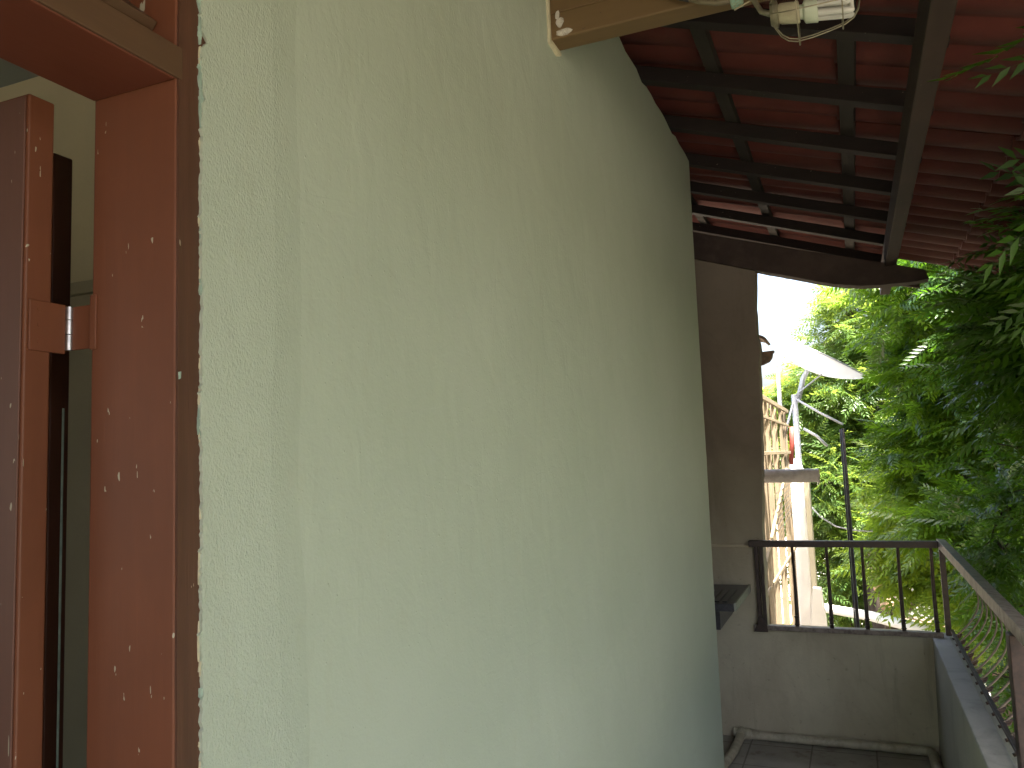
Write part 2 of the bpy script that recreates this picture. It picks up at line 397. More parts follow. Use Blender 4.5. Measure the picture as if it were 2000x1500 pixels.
# old cream, green and white paint left along the plaster's edge
for nm, mt, n, x in (('cream_paint_edge', 'cream_chip', 34, XW - .0035), ('green_paint_edge', 'green_chip', 22, XW - .0025)):
    mb = MB()
    for k in range(n):
        zc = rng.uniform(.85, 2.35) if nm[0] == 'c' else (rng.uniform(1.86, 2.03) if k < 15 else rng.uniform(1, 1.9))
        h = rng.uniform(.003, .014) * (1.6 if k % 5 == 0 else 1); wd = rng.uniform(.0010, .0022) * (1.7 if nm[0] == 'g' and k < 15 else 1)
        y0 = ragged(zc) - wd; pts = []
        for j in range(14):
            a = 2 * math.pi * j / 14; rr = rng.uniform(.45, 1.15)
            pts.append((y0 + wd + math.cos(a) * wd * rr, zc + math.sin(a) * h * rr))
        mb.prism(pts, 'x', x - .002, x + .0012 * rng.uniform(.3, 1.2))
    child(gw, mb.build(nm, M[mt]))

# ------------------------------------------------------------------ end wall (with parapet) and side parapet
ew = thing('end_wall', 'stained brown plaster wall closing the far end of the veranda, low parapet on its right', 'wall', loc=(-.6, 4.7, 0))
pts = [(-3.2, 0), (.298, 0), (.298, .566), (-.492, .568)]
for i in range(50):
    zz = .6 + 1.95 * i / 49
    xx = np.interp(zz, [.6, 1.05, 1.46, 1.85, 2.0, 2.16, 2.3, 2.5], [-.49, -.483, -.462, -.447, -.443, -.444, -.446, -.431]) + rng.normal(0, .0016)
    if 2.02 < zz < 2.13: xx += .008
    pts.append((xx, zz))
pts += [(-.431, 2.60), (-3.2, 3.50)]
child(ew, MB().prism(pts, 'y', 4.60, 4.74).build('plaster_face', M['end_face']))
child(ew, MB().bar((-1.2, 4.597, 1.008), (-.50, 4.597, 1.004), .008, .014).build('plaster_ledge', M['end_wall'], bevel=.003))
sp = thing('side_parapet', 'low grey cement parapet under the side railing, running towards the viewer', 'parapet', loc=(.33, 2, 0))
child(sp, MB().prism([(.285, 0), (.40, 0), (.40, .56), (.297, .56)], 'y', -4, 4.74).build('parapet_body', M['parapet'], bevel=.004))
child(sp, MB().prism([(.293, .5605), (.372, .5605), (.370, .567), (.296, .568)], 'y', -4, 4.64).build('coping', M['coping'], bevel=.002))

# ------------------------------------------------------------------ house body behind (keeps the attic and nook dark)
hb = MB().box(-3.3, -3.2, -1.0, 4.74, 0, 3.55).box(-3.3, -3.2, -4, -1.002, 0, .9).box(-3.3, -3.2, -4, -1.002, 2.2, 3.55).box(-3.3, -3.2, -4, -3.2, .901, 2.199).box(-3.2, XW - .122, -4.1, -4.0, 0, 3.5)  # gap is an unseen window opening, added to let daylight into the room
tag(hb.build('back_wall', M['end_wall']), 'plaster wall at the back of the house behind the rooms', 'wall')
room = thing('room', 'dim olive painted room seen through the gap beside the open door', 'room', loc=(-2, .5, 0))
child(room, MB().box(-3.2, XW - .125, 1.0, 1.08, 1.838, 2.25).build('upper_wall', M['room']))
child(room, MB().box(-3.2, XW - .125, .995, 1.08, 0, 1.816).build('lower_wall', M['room_low']))  # lower wall darker olive than the upper, with a band between
child(room, MB().box(-3.2, XW - .125, .985, 1.08, 1.816, 1.838).build('wall_band', M['room_low'], bevel=.002))
child(room, MB().box(-3.2, XW - .125, -4.0, 1.08, 2.243, 2.30).build('ceiling', M['room_ceiling']))

# ------------------------------------------------------------------ door frame
df = thing('door_frame', 'red painted wooden door frame with worn brown outer edge beside the green wall', 'door frame', loc=(-.66, .6, 0))
XF = XW - .004
child(df, MB().box(-.720, XF - .003, yj, .70, 0, 2.32).build('jamb', M['red_wood'], bevel=.0015))
pz = [(yj + .001, 0)]
z = 0
while z < 2.32:
    pz.append((yj + .0012 + abs(rng.normal(0, .0005)), z)); z += .02
pz += [(yj + .001, 2.32), (.69, 2.32), (.69, 0)]
child(df, MB().prism(pz, 'x', XF - .003, XF).build('worn_jamb_face', M['worn_frame']))
child(df, MB().box(-.720, XF - .003, -.30, yj - .0005, 1.899, 1.934).build('lintel', M['red_lintel'], bevel=.0015))
child(df, MB().box(XF - .003, XF + .0005, -.30, yj + .006, 1.9, 1.9335).build('worn_lintel_face', M['worn_lintel'], bevel=.001))
child(df, MB().box(-.720, XF, -.34, -.302, 0, 2.32).build('jamb', M['red_wood'], bevel=.0015))
child(df, MB().box(-.720, XF, -.30, yj, 2.28, 2.32).build('transom_head', M['red_lintel'], bevel=.0015))
for k in range(5):                                              # sloping transom louvres
    zc = 1.978 + k * .058
    child(df, MB().bar((-.664, -.30, zc + .008), (-.664, yj - .001, zc + .008), .011, .078, up=(-.77, 0, .64)).build('louvre', M['worn_lintel'], bevel=.001))
child(df, MB().box(-.7205, -.712, yj - .0024, yj + .0, 1.632, 1.689).build('hinge_plate', M['hinge_red'], bevel=.0008))
# green paint flake stuck on the edge
child(df, MB().prism([(.6035, 1.600), (.6068, 1.601), (.6062, 1.594), (.604, 1.593)], 'x', XF, XF + .001).build('paint_flake', M['green_chip']))

# ------------------------------------------------------------------ door leaf, open inwards, with its hinge
dl = thing('door_leaf', 'dusty red wooden door leaf standing open inwards, hinged to the red frame', 'door', loc=(-.76, .57, 0))
lf = MB().box(-1.36, -.7562, .5540, .5835, .02, 1.897)
child(dl, lf.build('panel', M['red_wood'], bevel=.002))
child(dl, MB().box(-1.355, -.7590, .5515, .5538, .03, 1.893).build('outer_face', M['red_dusty'], bevel=.0008))
hg = child(dl, MB().box(-.7558, -.7535, .5575, .5985, 1.630, 1.682).build('hinge_plate', M['hinge_red'], bevel=.0008))
hb2 = MB()
for z0, z1 in ((1.6340, 1.6500), (1.6508, 1.6655), (1.6663, 1.6800)): hb2.tube([(-.7520, .6015, z0), (-.7520, .6015, z1)], .0042, 16)
kn = auto_smooth(hb2.build('hinge_knuckle', M['steel'])); child(dl, kn)
child(dl, MB().bar((-.7518, .6035, 1.657), (-.7195, .6035, 1.657), .0024, .046).build('hinge_strap', M['hinge_red'], bevel=.0006))
for zc in (1.640, 1.657, 1.673):
    child(dl, MB().tube([(-.7536, .569, zc), (-.7529, .569, zc)], .0032, 12).build('screw', M['hinge_red']))
dl2 = thing('door_leaf', 'dark brown door leaf half hidden behind the red one', 'door', loc=(-.88, .69, 0))
child(dl2, MB().box(-1.12, -.8775, .677, .7035, .02, 1.899).build('panel', M['dark_leaf'], bevel=.002))
child(dl2, MB().box(-.8774, -.8765, .6935, .6965, .9, 1.585).build('worn_edge_strip', M['green_chip'], bevel=.0004))

# ------------------------------------------------------------------ roof
rf = thing('veranda_roof', 'sloping red clay tile roof on dark timber rafters over the veranda', 'roof', loc=(0, 2, 2.6))
sl = Vector((1, 0, -SL)).normalized()
def rafter(x0, x1, yc, w_=.05, h_=.052):
    a = Vector((x0, yc, roofz(x0) + h_ / 2 + .001)); b = Vector((x1, yc, roofz(x1) + h_ / 2 + .001)); return MB().bar(a, b, w_, h_)
for k in range(-8, 7):
    yc = 2.321 + .466 * k
    if k == -1: continue
    w_ = .05 + random.uniform(-.003, .004)
    mb = MB(); N = 10; x0, x1 = -3.2, .305; vs = []
    for i in range(N + 1):
        x = x0 + (x1 - x0) * i / N; jy = random.uniform(-.003, .003); jz = random.uniform(-.002, .001)
        for dy, dz in ((-w_ / 2, 0), (w_ / 2, 0), (w_ / 2, .052), (-w_ / 2, .052)): vs.append((x, yc + dy + jy, roofz(x) + dz + (jz if dz == 0 else 0)))
    fs = [(0, 3, 2, 1), (4 * N, 4 * N + 1, 4 * N + 2, 4 * N + 3)]
    for i in range(N):
        for j in range(4): fs.append((4 * i + j, 4 * i + (j + 1) % 4, 4 * i + 4 + (j + 1) % 4, 4 * i + 4 + j))
    child(rf, mb.add(vs, fs).build('rafter', M['rafter'], bevel=.002))
for xb in (-2.81, -2.4, -1.99, -1.58, -1.17, -.765, -.352, .065, .93):
    z0 = roofz(xb) + .054
    child(rf, MB().bar((xb, -1.5 if xb > -.5 else -4, z0 + .012), (xb, 5.28, z0 + .012), .050, .022, up=(SL, 0, 1)).build('batten', M['batten'], bevel=.0015))
# purlin on edge, running in depth past the end wall
child(rf, MB().box(.218, .272, -4, 5.42, 2.440, roofz(.27) - .001).build('purlin', M['purlin'], bevel=.003))
# tiles: rows of S-profile clay tiles, each row lapping over the next
mb = MB()
PIT = .165
xr0 = .88
rows = []
x = xr0
edges = [-3.22] + [-2.81 + .0, -2.4, -1.99, -1.58, -1.17, -.765, -.352, .065, .62, 1.0]
for ri in range(len(edges) - 1):
    xa, xb_ = edges[ri] - .03, edges[ri + 1] + .045                 # upper end, lower end (laps over the batten)
    for cix in range(-24, 32):
        y0 = .062 + PIT * cix
        if y0 < -4.2: continue
        jx = random.uniform(-.006, .006); jz = random.uniform(-.0025, .0025); jy = random.uniform(-.003, .003); tw = random.uniform(-.004, .004)
        prof = []
        NN = 9
        for j in range(NN + 1):
            t = j / NN
            zz = -.020 * math.sin(math.pi * min(t / .78, 1.0)) if t < .78 else .012 * math.sin((t - .78) / .22 * math.pi / 2 + 0.0) 
            prof.append((y0 + jy - .004 + t * (PIT + .012), zz + .012 * (1 - t)))
        vs = []
        for (xx, lift) in ((xa + jx, .016), (xb_ + jx, .034)):
            for (yy, zz) in prof:
                for th in (0, .011): vs.append((xx, yy + (tw if lift > .02 else 0), roofz(xx) + .072 + zz + lift * .9 + jz + th))
        n = len(prof); fs = []
        o2 = 2 * n
        for j in range(n - 1):
            a, b = 2 * j, 2 * j + 2
            fs.append((a, b, o2 + b, o2 + a)); fs.append((a + 1, o2 + a + 1, o2 + b + 1, b + 1))
            fs.append((a, a + 1, b + 1, b)); fs.append((o2 + a, o2 + b, o2 + b + 1, o2 + a + 1))
        fs.append((0, o2, o2 + 1, 1)); fs.append((2 * n - 2, 2 * n - 1, o2 + 2 * n - 1, o2 + 2 * n - 2))
        mb.add(vs, fs)
tl = mb.build('tile_covering', M['tile']); auto_smooth(tl, 40); child(rf, tl)
# gable end beam: sloping, its lower edge flattening towards the eave
top = [(-2.2, 2.764 + .319 * 1.45), (-.756, 2.764), (-.198, 2.586), (.204, 2.463), (.40, 2.40)]
bot = [(.415, 2.352), (.36, 2.345), (.20, 2.345), (.10, 2.352), (.044, 2.362), (-.03, 2.376), (-.10, 2.396), (-.25, 2.446), (-.431, 2.504), (-.75, 2.611), (-2.2, 2.611 + .319 * 1.45)]
pl = []
for i in range(len(bot) - 1):
    a, b = bot[i], bot[i + 1]; n = 8
    for j in range(n):
        t = j / n; pl.append((a[0] + (b[0] - a[0]) * t, a[1] + (b[1] - a[1]) * t + rng.normal(0, .0005)))
pl.append(bot[-1])
eb = MB().prism(top + pl, 'y', 4.565, 4.66)
child(rf, eb.build('gable_beam', M['end_beam'], bevel=.003))
# ridge board filling above the gable beam
child(rf, MB().prism([(-3.2, 3.52), (-3.2, 3.72), (.43, 2.555), (.43, 2.44), (.2, 2.50), (-.2, 2.57), (-.76, 2.75)], 'y', 5.30, 5.33).build('gable_filling', M['end_beam']))

# ------------------------------------------------------------------ pale tie beam over the veranda
tb = thing('tie_beam', 'pale timber beam set into the green wall above the caged lamp', 'beam', loc=(-.2, 1.78, 2.55))
child(tb, MB().box(XW - .10, .50, 1.756, 1.818, 2.500, 2.565).build('beam', M['tie'], bevel=.004))
child(tb, MB().box(XW - .10, .12, 1.760, 1.814, 2.566, 2.66).build('upper_beam', M['tie'], bevel=.003))
rim = MB().box(XW - .002, XW + .006, 1.742, 1.755, 2.488, 2.68).prism([(1.742, 2.487), (1.80, 2.480), (1.826, 2.492), (1.824, 2.499), (1.755, 2.499)], 'x', XW - .002, XW + .007)
child(tb, rim.build('plaster_rim', M['cream_chip'], bevel=.002))
cr = MB()
for (xx, zz, a, b) in ((-.565, 2.512, .022, .010), (-.572, 2.538, .010, .014), (-.577, 2.556, .006, .014)):
    pts = [(xx + math.cos(t) * a * rng.uniform(.65, 1.1), zz + math.sin(t) * b * rng.uniform(.6, 1.1)) for t in np.linspace(0, 2 * math.pi, 13)[:-1]]
    cr.prism(pts, 'y', 1.7545, 1.757)
child(tb, cr.build('plaster_splash', M['white_chip']))

# ------------------------------------------------------------------ caged lamp
LY = 1.68
lp = thing('caged_lamp', 'unlit compact fluorescent lamp in a dull wire cage under the pale beam', 'lamp', loc=(-.01, LY, 2.4))
ca = (-.092, LY, 2.397)
def along(t, r, a):   # axis runs along X, slightly drooping
    return (ca[0] + t * .166, LY + math.cos(a) * r, ca[2] - .002 * t + math.sin(a) * r)
mb = MB()
for k in range(6):
    a = math.pi * 2 * k / 6 - math.pi / 2
    prof = [(0, .022), (.04, .036), (.10, .054), (.18, .066), (.28, .071), (.45, .069), (.65, .063), (.82, .056), (.92, .046), (.98, .030), (1.0, .012), (1.0, .0)]
    mb.tube([along(t, r * 1.0, a) for t, r in prof], .0013, 6)
for t, r in ((.30, .0715), (.80, .058), (.03, .030)):
    mb.tube([along(t, r, a) for a in np.linspace(0, 2 * math.pi, 33)], .0014, 6, False)
child(lp, auto_smooth(mb.build('wire_cage', M['cage']), 80))
def lathe(prof, n=24, y0=LY, tilt=0.0):
    vs = []; fs = []
    for (xx, r) in prof:
        zc = 2.394 - tilt * (xx + .09)
        for k in range(n):
            a = 2 * math.pi * k / n; vs.append((xx, y0 + math.cos(a) * r, zc + math.sin(a) * r))
    for i in range(len(prof) - 1):
        for k in range(n): fs.append((i * n + k, i * n + (k + 1) % n, (i + 1) * n + (k + 1) % n, (i + 1) * n + k))
    return MB().add(vs, fs)
T = .16
child(lp, auto_smooth(lathe([(-.094, .0), (-.094, .022), (-.088, .026), (-.080, .027), (-.078, .020), (-.078, 0)], tilt=T).build('cage_collar', M['cage'])))
child(lp, auto_smooth(lathe([(-.079, 0), (-.079, .017), (-.074, .0205), (-.040, .0215), (-.038, .020), (-.038, 0)], tilt=T).build('socket', M['socket'])))
child(lp, auto_smooth(lathe([(-.0375, 0), (-.0375, .014), (-.032, .0145), (-.029, .021), (-.027, .0225), (-.005, .0225), (-.004, .021), (-.004, 0)], tilt=T).build('bulb_base', M['bulb_white'])))
mb = MB()
for (dy, dz) in ((-.010, .009), (.010, .009), (-.010, -.009), (.010, -.009)):
    pts = [(xx, LY + dy, 2.394 - T * (xx + .09) + dz) for xx in (-.004, .02, .045, .058, .063)]
    mb.tube(pts, [.0068, .0068, .0068, .0062, .003], 12)
mb.tube([(.058, LY - .010, 2.394 - T * .148 + .009), (.058, LY - .010, 2.394 - T * .148 - .009)], .005, 10)
child(lp, auto_smooth(mb.build('lamp_tubes', M['glass_tube']), 60))
child(lp, MB().tube([(-.094, LY, 2.396), (-.112, LY + .012, 2.412), (-.128, LY + .02, 2.45), (-.132, LY + .024, 2.50)], .006, 8).build('bracket', M['cage'], smooth=True))
wr = thing('lamp_wiring', 'taped olive cable with a green corroded clamp running along the pale beam to the lamp', 'cable', loc=(-.2, 1.73, 2.47))
child(wr, MB().tube([(-.32, 1.738, 2.535), (-.285, 1.732, 2.512), (-.262, 1.73, 2.500)], .007, 10).build('tape', M['tape'], smooth=True))
child(wr, MB().tube([(-.272, 1.73, 2.503), (-.24, 1.728, 2.487), (-.205, 1.728, 2.475), (-.170, 1.73, 2.472), (-.14, 1.73, 2.478)], [.004, .0055, .0065, .0055, .004], 10).build('cable', M['cable'], smooth=True))
child(wr, MB().box(-.176, -.150, 1.722, 1.742, 2.458, 2.484).build('clamp', M['copper_green'], bevel=.003))
child(wr, MB().tube([(-.168, 1.716, 2.443), (-.13, 1.708, 2.452), (-.10, 1.70, 2.456), (-.05, 1.694, 2.462), (-.01, 1.69, 2.472)], .0018, 6).build('loose_wire', M['pale_cable'], smooth=True))

# ------------------------------------------------------------------ railing
rl = thing('iron_railing', 'brown iron railing with bowed balusters on the end and side parapets', 'railing', loc=(.1, 4.6, .57))
child(rl, MB().bar((-.555, 4.575, 1.020), (.352, 4.575, 1.020), .045, .032).build('top_rail', M['iron'], bevel=.002))
child(rl, MB().prism([(.353, 1.000), (.392, .996), (.392, 1.036), (.353, 1.040)], 'y', -4, 4.655).build('top_rail', M['iron_top'], bevel=.002))
child(rl, MB().bar((-.555, 4.583, .580), (.345, 4.583, .578), .032, .024).build('bottom_rail', M['iron_top'], bevel=.002))
child(rl, MB().bar((.384, 4.60, .598), (.384, -4, .598), .014, .014).build('bottom_rail', M['iron'], bevel=.001))
def bal(x, y, dx, dy, amp, wd, mat, collar=True):
    pts = []; rs = []
    for i in range(17):
        t = i / 16; zz = .59 + .415 * t
        b = amp * (math.sin(math.pi * min(1, t * 1.05)) ** 1.0) * (1 - .25 * t)
        pts.append((x + dx * b, y + dy * b, zz)); rs.append(wd * (1.0 + .15 * math.cos(t * math.pi)))
    mb = MB().tube(pts, rs, 8)
    if collar:
        for zz in (.603, .640):
            mb.tube([(x, y, zz - .006), (x, y, zz), (x, y, zz + .006)], [wd, wd * 1.6, wd], 8)
    return child(rl, auto_smooth(mb.build('baluster', M[mat]), 50))
for x in (-.336, -.167, .003, .170, .320): bal(x, 4.583, 0, 1, .045, .0088, 'iron')
y = 4.45; k = 0
while y > -1.2:
    bal(.374, y, 1, 0, .135, .0036, 'iron_pale', False)
    child(rl, MB().tube([(.370, y, .588), (.405, y + .004, .600), (.412, y, .612), (.392, y, .606)], .0055, 6).build('knot', M['iron']))
    y -= .133
for (x, w_) in ((-.520, .020), (-.494, .018)):
    child(rl, MB().box(x - w_ / 2, x + w_ / 2, 4.566, 4.592, .593, 1.003).build('post', M['iron'], bevel=.002))
child(rl, MB().prism([(-.556, .560), (-.482, .560), (-.488, .600), (-.508, .640), (-.530, .640), (-.536, .600)], 'y', 4.556, 4.5665).build('foot', M['iron'], bevel=.003))
child(rl, MB().box(.358, .384, 4.616, 4.640, .569, .999).build('post', M['iron'], bevel=.002))
child(rl, MB().box(.345, .393, 2.545, 2.60, .569, .995).build('post', M['iron'], bevel=.003))
child(rl, MB().box(.345, .393, .60, .65, .569, .995).build('post', M['iron'], bevel=.003))

# ------------------------------------------------------------------ drain pipe on the floor, spout, broken tiles
pp = thing('floor_pipe', 'cream plastic drain pipe lying along the foot of the end wall', 'pipe', loc=(-.2, 4.55, 0))
r_ = .0225
mb = MB().tube([(-.64, 4.565, .026), (-.3, 4.566, .025), (.10, 4.562, .026), (.215, 4.56, .026), (.240, 4.548, .026), (.250, 4.52, .026), (.252, 4.2, .026), (.252, 3.2, .026), (.252, 1.5, .026)], r_, 16)
child(pp, auto_smooth(mb.build('long_run', M['pvc']), 60))
child(pp, auto_smooth(MB().tube([(-.652, 4.56, .027), (-.655, 4.3, .026), (-.70, 3.9, .026), (-.76, 3.2, .026)], r_, 16).build('branch_run', M['pvc']), 60))
child(pp, auto_smooth(MB().tube([(-.69, 4.565, .027), (-.60, 4.565, .027)], .029, 16).build('tee_joint', M['pvc']), 60))
child(pp, auto_smooth(MB().tube([(-.653, 4.59, .03), (-.653, 4.52, .027)], .028, 16).build('tee_joint', M['pvc']), 60))
spo = thing('spout_pipe', 'short dusty pink plastic spout pipe sticking out from the end wall towards the trees', 'pipe', loc=(-.4, 4.8, 1.37))
n = 24; vs = []; fs = []
for i, (xx, rr) in enumerate(((-.70, .0375), (-.30, .0375), (-.298, .0385), (-.272, .0385), (-.270, .0375), (-.185, .0375), (-.185, .034), (-.70, .034))):
    for k in range(n):
        a = 2 * math.pi * k / n; vs.append((xx + (.004 * math.cos(a) if i in (5, 6) else 0), 4.785 + math.cos(a) * rr, 1.369 - .01 * (xx + .18) + math.sin(a) * rr))
for i in range(7):
    for k in range(n): fs.append((i * n + k, i * n + (k + 1) % n, (i + 1) * n + (k + 1) % n, (i + 1) * n + k))
child(spo, auto_smooth(MB().add(vs, fs).build('pipe', M['pvc_spout'])))
def arcpiece(cx, cy, cz, r, a0, a1, th, y0, y1, n=12):
    pts = [(cx + math.cos(a) * r, cz + math.sin(a) * r) for a in np.linspace(R(a0), R(a1), n)] + [(cx + math.cos(a) * (r - th), cz + math.sin(a) * (r - th)) for a in np.linspace(R(a1), R(a0), n)]
    return MB().prism(pts, 'y', y0, y1)
t1 = arcpiece(-.462, 0, 2.105, .066, 30, 110, .016, 4.75, 4.98).build('broken_tile', M['tile_bit'], bevel=.002)
tag(t1, 'hooked fragment of clay tile poking past the end wall edge, upper of the two', 'tile', 'broken tiles at the end wall edge')
pts = [(-.50, 2.068), (-.372, 2.074), (-.372, 2.066), (-.380, 2.062), (-.386, 2.035), (-.402, 2.014), (-.44, 1.998), (-.50, 1.993)]
t2 = MB().prism(pts, 'y', 4.745, 4.80).build('broken_tile', M['tile_bit'], bevel=.003)
tag(t2, 'bowl shaped clay tile end poking past the end wall edge, lower of the two', 'tile', 'broken tiles at the end wall edge')

# ------------------------------------------------------------------ laundry counter in the nook
ct = thing('wash_counter', 'dark ridged stone wash counter fixed to the end wall in the corner nook', 'counter', loc=(-.9, 4.3, .7))
child(ct, MB().box(-1.50, -.572, 4.0, 4.598, .762, .797).build('slab', M['granite'], bevel=.002))
mb = MB()
for k in range(22):
    xx = -.62 - k * .036
    mb.box(xx - .011, xx + .011, 4.04, 4.40, .7975, .803)
child(ct, mb.build('ridged_board', M['granite'], bevel=.002))
child(ct, MB().prism([(4.003, .765), (4.598, .760), (4.598, .800), (4.003, .802)], 'x', -.571, -.5625).build('pale_edge', M['granite_edge'], bevel=.001))
child(ct, MB().box(-1.40, -.655, 4.10, 4.55, .655, .761).build('apron', M['granite'], bevel=.003))

# ------------------------------------------------------------------ neighbour's things behind the end wall
GX = -.60
bf = thing('slat_fence', 'sunlit dry palm slat fence bound with cane behind the end wall', 'fence', loc=(GX, 6.8, -3.2))
mb = MB(); y = 4.95
frng = random.Random(5)
while y < 8.40:
    wd = frng.uniform(.09, .19); topz = 1.93 + frng.uniform(-.05, .02); ln = frng.uniform(-.05, .05)
    nseg = 14; vs = []; fs = []
    ph = frng.uniform(0, 6); x0 = GX + frng.uniform(-.03, .02); wav = frng.uniform(.006, .02)
    for i in range(nseg + 1):
        t = i / nseg; zz = -1.2 + (topz + 1.2) * t; cy = y + wd / 2 + ln * t + wav * math.sin(t * 9 + ph); hw = wd / 2 * (1 + .12 * math.sin(t * 13 + ph * 2)) * (.55 if i == nseg else 1)
        for dy, dx in ((-hw, 0), (-hw * .4, .012), (hw * .4, .014), (hw, .002), (0, -.006)): vs.append((x0 + dx, cy + dy, zz))
    for i in range(nseg):
        for j in range(5): fs.append((5 * i + j, 5 * i + (j + 1) % 5, 5 * i + 5 + (j + 1) % 5, 5 * i + 5 + j))
    fs += [(4, 3, 2, 1, 0), tuple(5 * nseg + j for j in range(5))]
    child(bf, MB().add(vs, fs).build('slat', M['bamboo']))
    y += wd * frng.uniform(1.02, 1.42)
for zz, rr in ((1.90, .022), (1.76, .014), (1.50, .018), (.60, .016)):
    child(bf, MB().bar((GX + .025, 4.95, zz), (GX + .025, 8.42, zz + .0), rr, rr * 1.6).build('cane_binding', M['bamboo_dark'], bevel=.003))
child(bf, MB().bar((GX + .04, 5.1, .72), (GX + .04, 7.6, 1.35), .02, .03).build('cane_brace', M['bamboo_dark'], bevel=.003))
child(bf, MB().box(GX - .0, GX + .05, 4.86, 4.93, -3.2, 1.95).build('fence_post', M['cream_and_shade'], bevel=.004))
mb = MB()
for k in range(7): mb.bar((GX + .05, 6.3, .93 + k * .045), (GX + .05, 8.0, .95 + k * .045), .003, .004)
for k in range(24): mb.bar((GX + .055, 6.3 + k * .074, .92), (GX + .055, 6.3 + k * .074, 1.23), .003, .003)
child(bf, mb.build('wire_mesh', M['black_pole']))

gp = thing('garden_wall', 'bright whitewashed masonry pillar and sloping base at the end of the slat fence', 'wall', loc=(-.52, 8.5, -3.2))
child(gp, MB().box(-.615, -.470, 8.50, 8.75, -3.2, 1.34).build('pillar', M['white_wall'], bevel=.02))
child(gp, MB().prism([(-.66, -3.2), (-.26, -3.2), (-.35, -.1), (-.375, .20), (-.455, .21), (-.52, -.4)], 'y', 8.38, 8.49).build('sloping_base', M['white_wall'], bevel=.01))
child(gp, MB().box(-.469, -.425, 8.52, 8.72, -3.2, 1.30).build('cream_and_shade', M['cream_and_shade'], bevel=.005))  # shaded side of the pillar, its shade put into the cream colour
cap = MB().tube([(-.56, 8.60, 1.34), (-.56, 8.6, 1.40), (-.56, 8.6, 1.435)], [.085, .075, .03], 14)
child(gp, auto_smooth(cap.build('rounded_cap', M['white_wall']), 60))

# satellite dish
ds = thing('satellite_dish', 'white satellite dish seen from below on a galvanised pole above the fence', 'satellite dish', loc=(-.3, 9.0, -3.2))
cen = Vector((-.30, 9.15, 2.52)); nrm = Vector((.50, -.01, .86)).normalized(); RD = .55
ax1 = nrm.cross(Vector((0, 1, 0))).normalized(); ax2 = nrm.cross(ax1)
vs = []; fs = []; NR, NS = 10, 48
for side in (0, 1):
    for i in range(NR + 1):
        r_ = RD * i / NR; dep = -.17 * (1 - (r_ / RD) ** 2) - (.010 if side == 0 else 0)
        for k in range(NS):
            a = 2 * math.pi * k / NS; vs.append(cen + ax1 * (r_ * math.cos(a)) + ax2 * (r_ * math.sin(a)) + nrm * dep)
    off = side * (NR + 1) * NS
    for i in range(NR):
        for k in range(NS): fs.append((off + i * NS + k, off + i * NS + (k + 1) % NS, off + (i + 1) * NS + (k + 1) % NS, off + (i + 1) * NS + k))
a0 = NR * NS; b0 = (2 * NR + 1) * NS
for k in range(NS): fs.append((a0 + k, a0 + (k + 1) % NS, b0 + (k + 1) % NS, b0 + k))
child(ds, auto_smooth(MB().add(vs, fs).build('reflector', M['dish_white']), 50))
mb = MB().tube([cen + ax1 * RD * math.cos(a) + ax2 * RD * math.sin(a) for a in np.linspace(0, 2 * math.pi, 49)], .007, 6, False)
child(ds, auto_smooth(mb.build('rim', M['galv']), 80))
back = cen - nrm * .18
child(ds, MB().tube([back, back - nrm * .10, (-.50, 8.98, 2.03)], .028, 10).build('mount_arm', M['galv'], smooth=True))
child(ds, MB().tube([(-.53, 8.95, -3.2), (-.53, 8.95, 2.10)], .030, 12).build('pole', M['galv'], smooth=True))
child(ds, MB().tube([(-.68, 8.9, 1.20), (-.67, 8.9, 2.38)], .022, 10).build('stay_pole', M['galv'], smooth=True))
child(ds, MB().tube([(-.53, 8.93, 2.06), (-.30, 8.9, 1.90), (-.08, 8.8, 1.76)], .012, 8).build('strut', M['galv'], smooth=True))
child(ds, MB().tube([(-.53, 8.93, 2.08), (-.38, 9.0, 2.20), (-.25, 9.05, 2.30)], .008, 8).build('strut', M['galv'], smooth=True))
child(ds, MB().tube([(-.53, 8.93, 2.05), (-.62, 8.93, 1.78), (-.66, 8.9, 1.62)], .013, 8).build('strut', M['galv'], smooth=True))
child(ds, MB().tube([(-.46, 8.9, 1.74), (-.34, 8.9, 1.66), (-.24, 8.88, 1.55)], .014, 8).build('lower_strut', M['galv'], smooth=True))
rp = MB().tube([(-.545, 8.45, 1.75), (-.55, 8.45, 1.62), (-.575, 8.45, 1.38)], .024, 10).build('red_pipe', M['red_pipe'], smooth=True)
tag(rp, 'short red pipe leaning against the dish pole over the whitewashed pillar', 'pipe')
# dark antenna pole
ap = thing('antenna_pole', 'thin dark upright pole standing just outside the railing in front of the trees', 'pole', loc=(-.05, 5.4, -3.2))
child(ap, MB().tube([(-.044, 5.4, -3.2), (-.052, 5.4, 1.635)], .0105, 10).build('pole', M['black_pole'], smooth=True))
child(ap, MB().tube([(-.060, 5.41, -3.2), (-.067, 5.41, 1.63)], .0045, 8).build('stay_rod', M['black_pole'], smooth=True))
# cables across the yard
for pts, r_ in (([(-.50, 9.2, .95), (-.30, 9.2, .78), (-.05, 9.2, .70), (.15, 9.2, .70)], .010), ([(-.40, 9.2, 1.75), (-.35, 9.2, 1.50), (-.33, 9.2, 1.38)], .008), ([(-.20, 9.2, 1.60), (-.12, 9.2, 1.45), (-.10, 9.2, 1.30), (-.12, 9.2, 1.2)], .008)):
    pass
cb = MB().tube([(-.47, 8.9, .98), (-.36, 8.9, .84), (-.22, 8.9, .74), (-.05, 8.9, .70), (.12, 8.9, .69)], .008, 6).build('hanging_cable', M['galv'], smooth=True)
tag(cb, 'pale cable sagging across the trees from the whitewashed pillar', 'cable')
